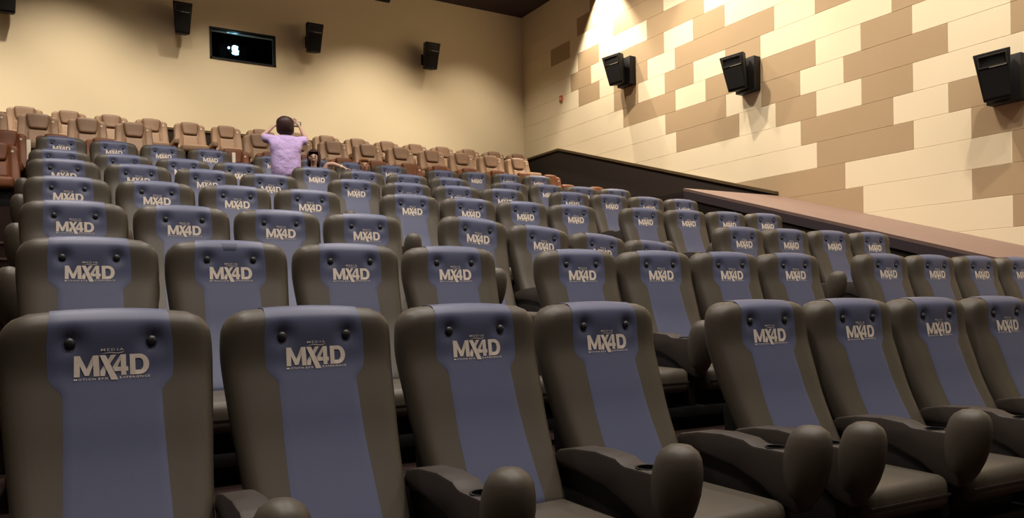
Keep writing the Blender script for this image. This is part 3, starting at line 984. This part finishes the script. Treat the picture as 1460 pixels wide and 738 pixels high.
def person_sitting():
    p = empty('person', (3.66, 12.30, 1.30), (0, 0, 0))
    tag(p, 'smiling long-haired woman seated in the rear blue row, arm over seat', 'person')
    n = {}
    n['pelvis'] = ((0, -.02, .46), (.15, .12), None)
    n['chest'] = ((-.0, -.03, .78), (.155, .11), 'pelvis')
    n['neckb'] = ((-.0, .0, .92), (.06, .06), 'chest')
    n['neck'] = ((-.0, .0, .99), (.048, .048), 'neckb')
    n['chin'] = ((0, -.025, 1.05), (.052, .062), 'neck')
    n['head'] = ((0, -.02, 1.11), (.076, .085), 'chin')
    n['crown'] = ((0, .01, 1.165), (.060, .070), 'head')
    n['shL'] = ((-.17, -.02, .86), .055, 'chest'); n['elL'] = ((-.24, -.12, .62), .042, 'shL'); n['wrL'] = ((-.14, -.34, .58), .026, 'elL')
    n['shR'] = ((.17, -.02, .87), .055, 'chest'); n['elR'] = ((.20, -.06, 1.02), .040, 'shR'); n['faR'] = ((.29, -.12, 1.02), .036, 'elR'); n['wrR'] = ((.42, -.19, .965), .025, 'faR')
    for sx, nm in ((-1, 'L'), (1, 'R')):
        n['hip'+nm] = ((sx*.10, -.10, .44), .085, 'pelvis'); n['kn'+nm] = ((sx*.11, -.50, .46), .060, 'hip'+nm)
        n['an'+nm] = ((sx*.11, -.52, .10), .038, 'kn'+nm); n['to'+nm] = ((sx*.11, -.63, .045), .030, 'an'+nm)
    hand_nodes(n, 'L', (-.14, -.34, .58), (.6, -.6, 0), (1, .8, 0), (0, 0, -1), 'wrL')
    hand_nodes(n, 'R', (.42, -.19, .965), (.8, -.4, -.35), (.3, .9, 0), (0, 0, -1), 'wrR')
    vs, es, rs = chain(n)
    apply_mesh(skin_mesh('body', vs, es, rs, M['skin'], p))
    t = {}
    t['a'] = ((0, -.02, .42), (.17, .14), None); t['b'] = ((0, -.03, .62), (.165, .13), 'a'); t['c'] = ((0, -.03, .80), (.17, .125), 'b'); t['d'] = ((0, 0, .915), (.09, .08), 'c')
    t['sL'] = ((-.175, -.02, .855), .068, 'c'); t['uL'] = ((-.225, -.09, .70), .060, 'sL')
    t['sR'] = ((.175, -.02, .865), .066, 'c'); t['uR'] = ((.19, -.04, .95), .054, 'sR')
    vs, es, rs = chain(t)
    apply_mesh(skin_mesh('top', vs, es, rs, M['greytop'], p))
    q = {}
    q['a'] = ((0, -.03, .45), (.165, .14), None)
    for sx, nm in ((-1, 'L'), (1, 'R')):
        q['h'+nm] = ((sx*.10, -.14, .45), .100, 'a'); q['k'+nm] = ((sx*.11, -.50, .46), .075, 'h'+nm); q['n'+nm] = ((sx*.11, -.52, .14), .055, 'k'+nm)
    vs, es, rs = chain(q)
    apply_mesh(skin_mesh('trousers', vs, es, rs, M['jeans'], p))
    ell = head_parts(p, Vector((0, -.022, 1.10)), math.radians(-22), M['skin'])
    ell('nose', (0, -.094, -.005), (.013, .020, .022), M['skin'])
    ell('mouth', (0, -.085, -.040), (.030, .014, .010), M['tooth'])
    ell('lips', (0, -.083, -.052), (.030, .014, .007), M['lips'])
    for sx in (-1, 1):
        ell('eye', (sx*.032, -.083, .024), (.016, .013, .009), M['eye'])
        ell('eyebrow', (sx*.034, -.083, .046), (.022, .013, .005), M['hair'])
        ell('ear', (sx*.074, -.0, .005), (.010, .018, .028), M['skin'])
    # long hair, parted, open at the face
    bm = bmesh.new()
    g = bmesh.ops.create_uvsphere(bm, u_segments=28, v_segments=18, radius=1)
    Rz = Matrix.Rotation(math.radians(-22), 3, 'Z'); dele = []
    for v in g['verts']:
        x, y, z = v.co
        zz = z*.115 if z > 0 else z*.30
        v.co = Vector((x*.110, y*.105+.012, zz+1.145))
        if y < -.30 and z < .48 and abs(x) < .66: dele.append(v)
        q_ = Vector((v.co.x, v.co.y+.01, 0)); q_ = Rz @ q_; v.co.x = q_.x; v.co.y = q_.y-.01
    bmesh.ops.delete(bm, geom=dele, context='VERTS')
    hr = bm_obj('hair', bm, M['hair'], p, True)
    so = hr.modifiers.new('thick', 'SOLIDIFY'); so.thickness = .018; so.offset = -1
    bm = bmesh.new()
    g = bmesh.ops.create_cone(bm, cap_ends=True, segments=16, radius1=.034, radius2=.034, depth=.016)
    bmesh.ops.rotate(bm, cent=(0, 0, 0), matrix=Vector((.8, -.4, -.35)).to_track_quat('Z', 'Y').to_matrix(), verts=g['verts'])
    bmesh.ops.translate(bm, vec=(.40, -.18, .972), verts=g['verts'])
    bm_obj('bracelet', bm, M['tooth'], p, True, 40)
person_sitting()

def person_child():
    p = empty('person', (4.53, 12.36, 1.30), (0, 0, 0))
    tag(p, 'child with short light brown hair peeking over a rear blue seat', 'person')
    n = {}
    n['pelvis'] = ((0, -.02, .50), (.12, .10), None)
    n['chest'] = ((0, -.03, .78), (.125, .09), 'pelvis')
    n['neckb'] = ((0, 0, .90), (.05, .05), 'chest'); n['neck'] = ((0, 0, .95), (.04, .04), 'neckb')
    n['chin'] = ((0, -.02, .995), (.05, .06), 'neck'); n['head'] = ((0, -.01, 1.055), (.075, .082), 'chin'); n['crown'] = ((0, 0, 1.12), (.062, .070), 'head')
    for sx, nm in ((-1, 'L'), (1, 'R')):
        n['sh'+nm] = ((sx*.13, -.02, .84), .042, 'chest'); n['el'+nm] = ((sx*.17, -.08, .66), .032, 'sh'+nm); n['wr'+nm] = ((sx*.10, -.26, .62), .022, 'el'+nm)
        hand_nodes(n, nm, (sx*.10, -.26, .62), (-sx*.3, -.9, 0), (1, 0, 0), (0, 0, -1), 'wr'+nm)
        n['hip'+nm] = ((sx*.07, -.08, .48), .065, 'pelvis'); n['kn'+nm] = ((sx*.08, -.38, .49), .048, 'hip'+nm)
        n['an'+nm] = ((sx*.08, -.41, .20), .032, 'kn'+nm); n['to'+nm] = ((sx*.08, -.50, .16), .026, 'an'+nm)
    vs, es, rs = chain(n)
    apply_mesh(skin_mesh('body', vs, es, rs, M['skin2'], p))
    t = {}
    t['a'] = ((0, -.02, .46), (.14, .12), None); t['b'] = ((0, -.03, .66), (.135, .105), 'a'); t['c'] = ((0, -.03, .80), (.138, .10), 'b'); t['d'] = ((0, 0, .895), (.07, .065), 'c')
    for sx, nm in ((-1, 'L'), (1, 'R')):
        t['s'+nm] = ((sx*.135, -.02, .835), .054, 'c'); t['u'+nm] = ((sx*.160, -.06, .74), .048, 's'+nm)
    vs, es, rs = chain(t)
    apply_mesh(skin_mesh('shirt', vs, es, rs, M['greytop'], p))
    q = {}
    q['a'] = ((0, -.03, .50), (.135, .115), None)
    for sx, nm in ((-1, 'L'), (1, 'R')):
        q['h'+nm] = ((sx*.07, -.12, .49), .078, 'a'); q['k'+nm] = ((sx*.08, -.38, .49), .060, 'h'+nm); q['n'+nm] = ((sx*.08, -.40, .24), .048, 'k'+nm)
    vs, es, rs = chain(q)
    apply_mesh(skin_mesh('trousers', vs, es, rs, M['jeans'], p))
    ell = head_parts(p, Vector((0, -.018, 1.055)), math.radians(-16), M['skin2'])
    ell('nose', (0, -.090, -.012), (.011, .015, .015), M['skin2'])
    ell('mouth', (0, -.078, -.046), (.022, .008, .005), M['lips'])
    for sx in (-1, 1):
        ell('eye', (sx*.031, -.083, .016), (.016, .013, .009), M['eye'])
        ell('ear', (sx*.078, 0, .0), (.010, .018, .024), M['skin2'])
    bm = bmesh.new()
    g = bmesh.ops.create_uvsphere(bm, u_segments=22, v_segments=14, radius=1)
    for v in g['verts']:
        x, y, z = v.co
        v.co = Vector((x*.093, y*.098+.006, (z*.085 if z > 0 else z*.09)+1.115))
        if y < -.1 and z < .28: v.co.y = max(v.co.y, -.02)
        if z < -.2 and y < .4: v.co.x *= .86
    bm_obj('hair', bm, M['hair2'], p, True)
person_child()

# ------------------------------------------------------------------ lights
def spot(name, loc, target, power, size, blend, col=(1, .78, .52), rad=.06):
    l = D.lights.new(name, 'SPOT'); l.energy = power; l.spot_size = math.radians(size); l.spot_blend = blend
    l.color = col; l.shadow_soft_size = rad
    o = D.objects.new(name, l); COL.objects.link(o); o.location = loc
    d = Vector(target)-Vector(loc)
    o.rotation_euler = d.to_track_quat('-Z', 'Y').to_euler()
    return o
WARM = (1, .87, .70)
for x, p in ((-5.5, 600), (-2.6, 660), (.3, 600), (3.4, 400), (6.6, 560), (9.2, 380)):
    spot('ceiling_spot', (x, 15.2, 7.5), (x, 17.5, 1.6), p*1.1, 84, 1.0, WARM)
for x, p in ((-3.0, 760), (1.5, 760), (6.0, 700), (9.0, 140)):
    spot('ceiling_spot', (x, 12.4, 7.5), (x, 16.0, 3.0), p, 76, 1.0, WARM, .1)
# wall washers along the right wall
for y, p, sz in ((14.0, 1500, 76), (10.5, 700, 80), (6.6, 320, 84)):
    spot('wall_washer', (XR-.36, y, 7.58), (XR-.04, y-.1, 4.6), p, sz, .5, WARM, .03)
for y, p in ((12.8, 760), (10.4, 900), (7.2, 800), (4.0, 760), (1.0, 600)):
    spot('ceiling_spot', (8.3, y, 7.5), (10.9, y-.2, 2.6), p, 105, .9, WARM, .08)
# house lights over the seats
for x in (0, 3.8, 7.6):
    for y, p in ((.5, 540), (3.2, 530), (6.6, 650), (9.6, 680)):
        spot('house_light', (x, y, 7.55), (x, y+.8, 0), p*(1 if x < 7 else .62), 120, .9, (1, .90, .82), .15)
# soft house lights in the front half of the ceiling
for x, y, p in ((0.0, -1.5, 60), (5.0, -1.5, 40)):
    l = D.lights.new('front_house_light', 'AREA'); l.shape = 'RECTANGLE'; l.size = 3.0; l.size_y = 1.2; l.energy = p; l.color = (1, .90, .82)
    o = D.objects.new('front_house_light', l); COL.objects.link(o); o.location = (x, y, 7.4)
    o.rotation_euler = (Vector((x+.5, 6, .5))-Vector((x, y, 7.4))).to_track_quat('-Z', 'Y').to_euler()

w_ = D.worlds.new('world'); C.world = w_; w_.use_nodes = True
w_.node_tree.nodes['Background'].inputs[0].default_value = (.9, .8, .8, 1)
w_.node_tree.nodes['Background'].inputs[1].default_value = .02

C.view_settings.view_transform = 'Standard'
C.view_settings.look = 'None'
C.view_settings.exposure = 0
C.view_settings.gamma = 1
C.view_settings.use_curve_mapping = False
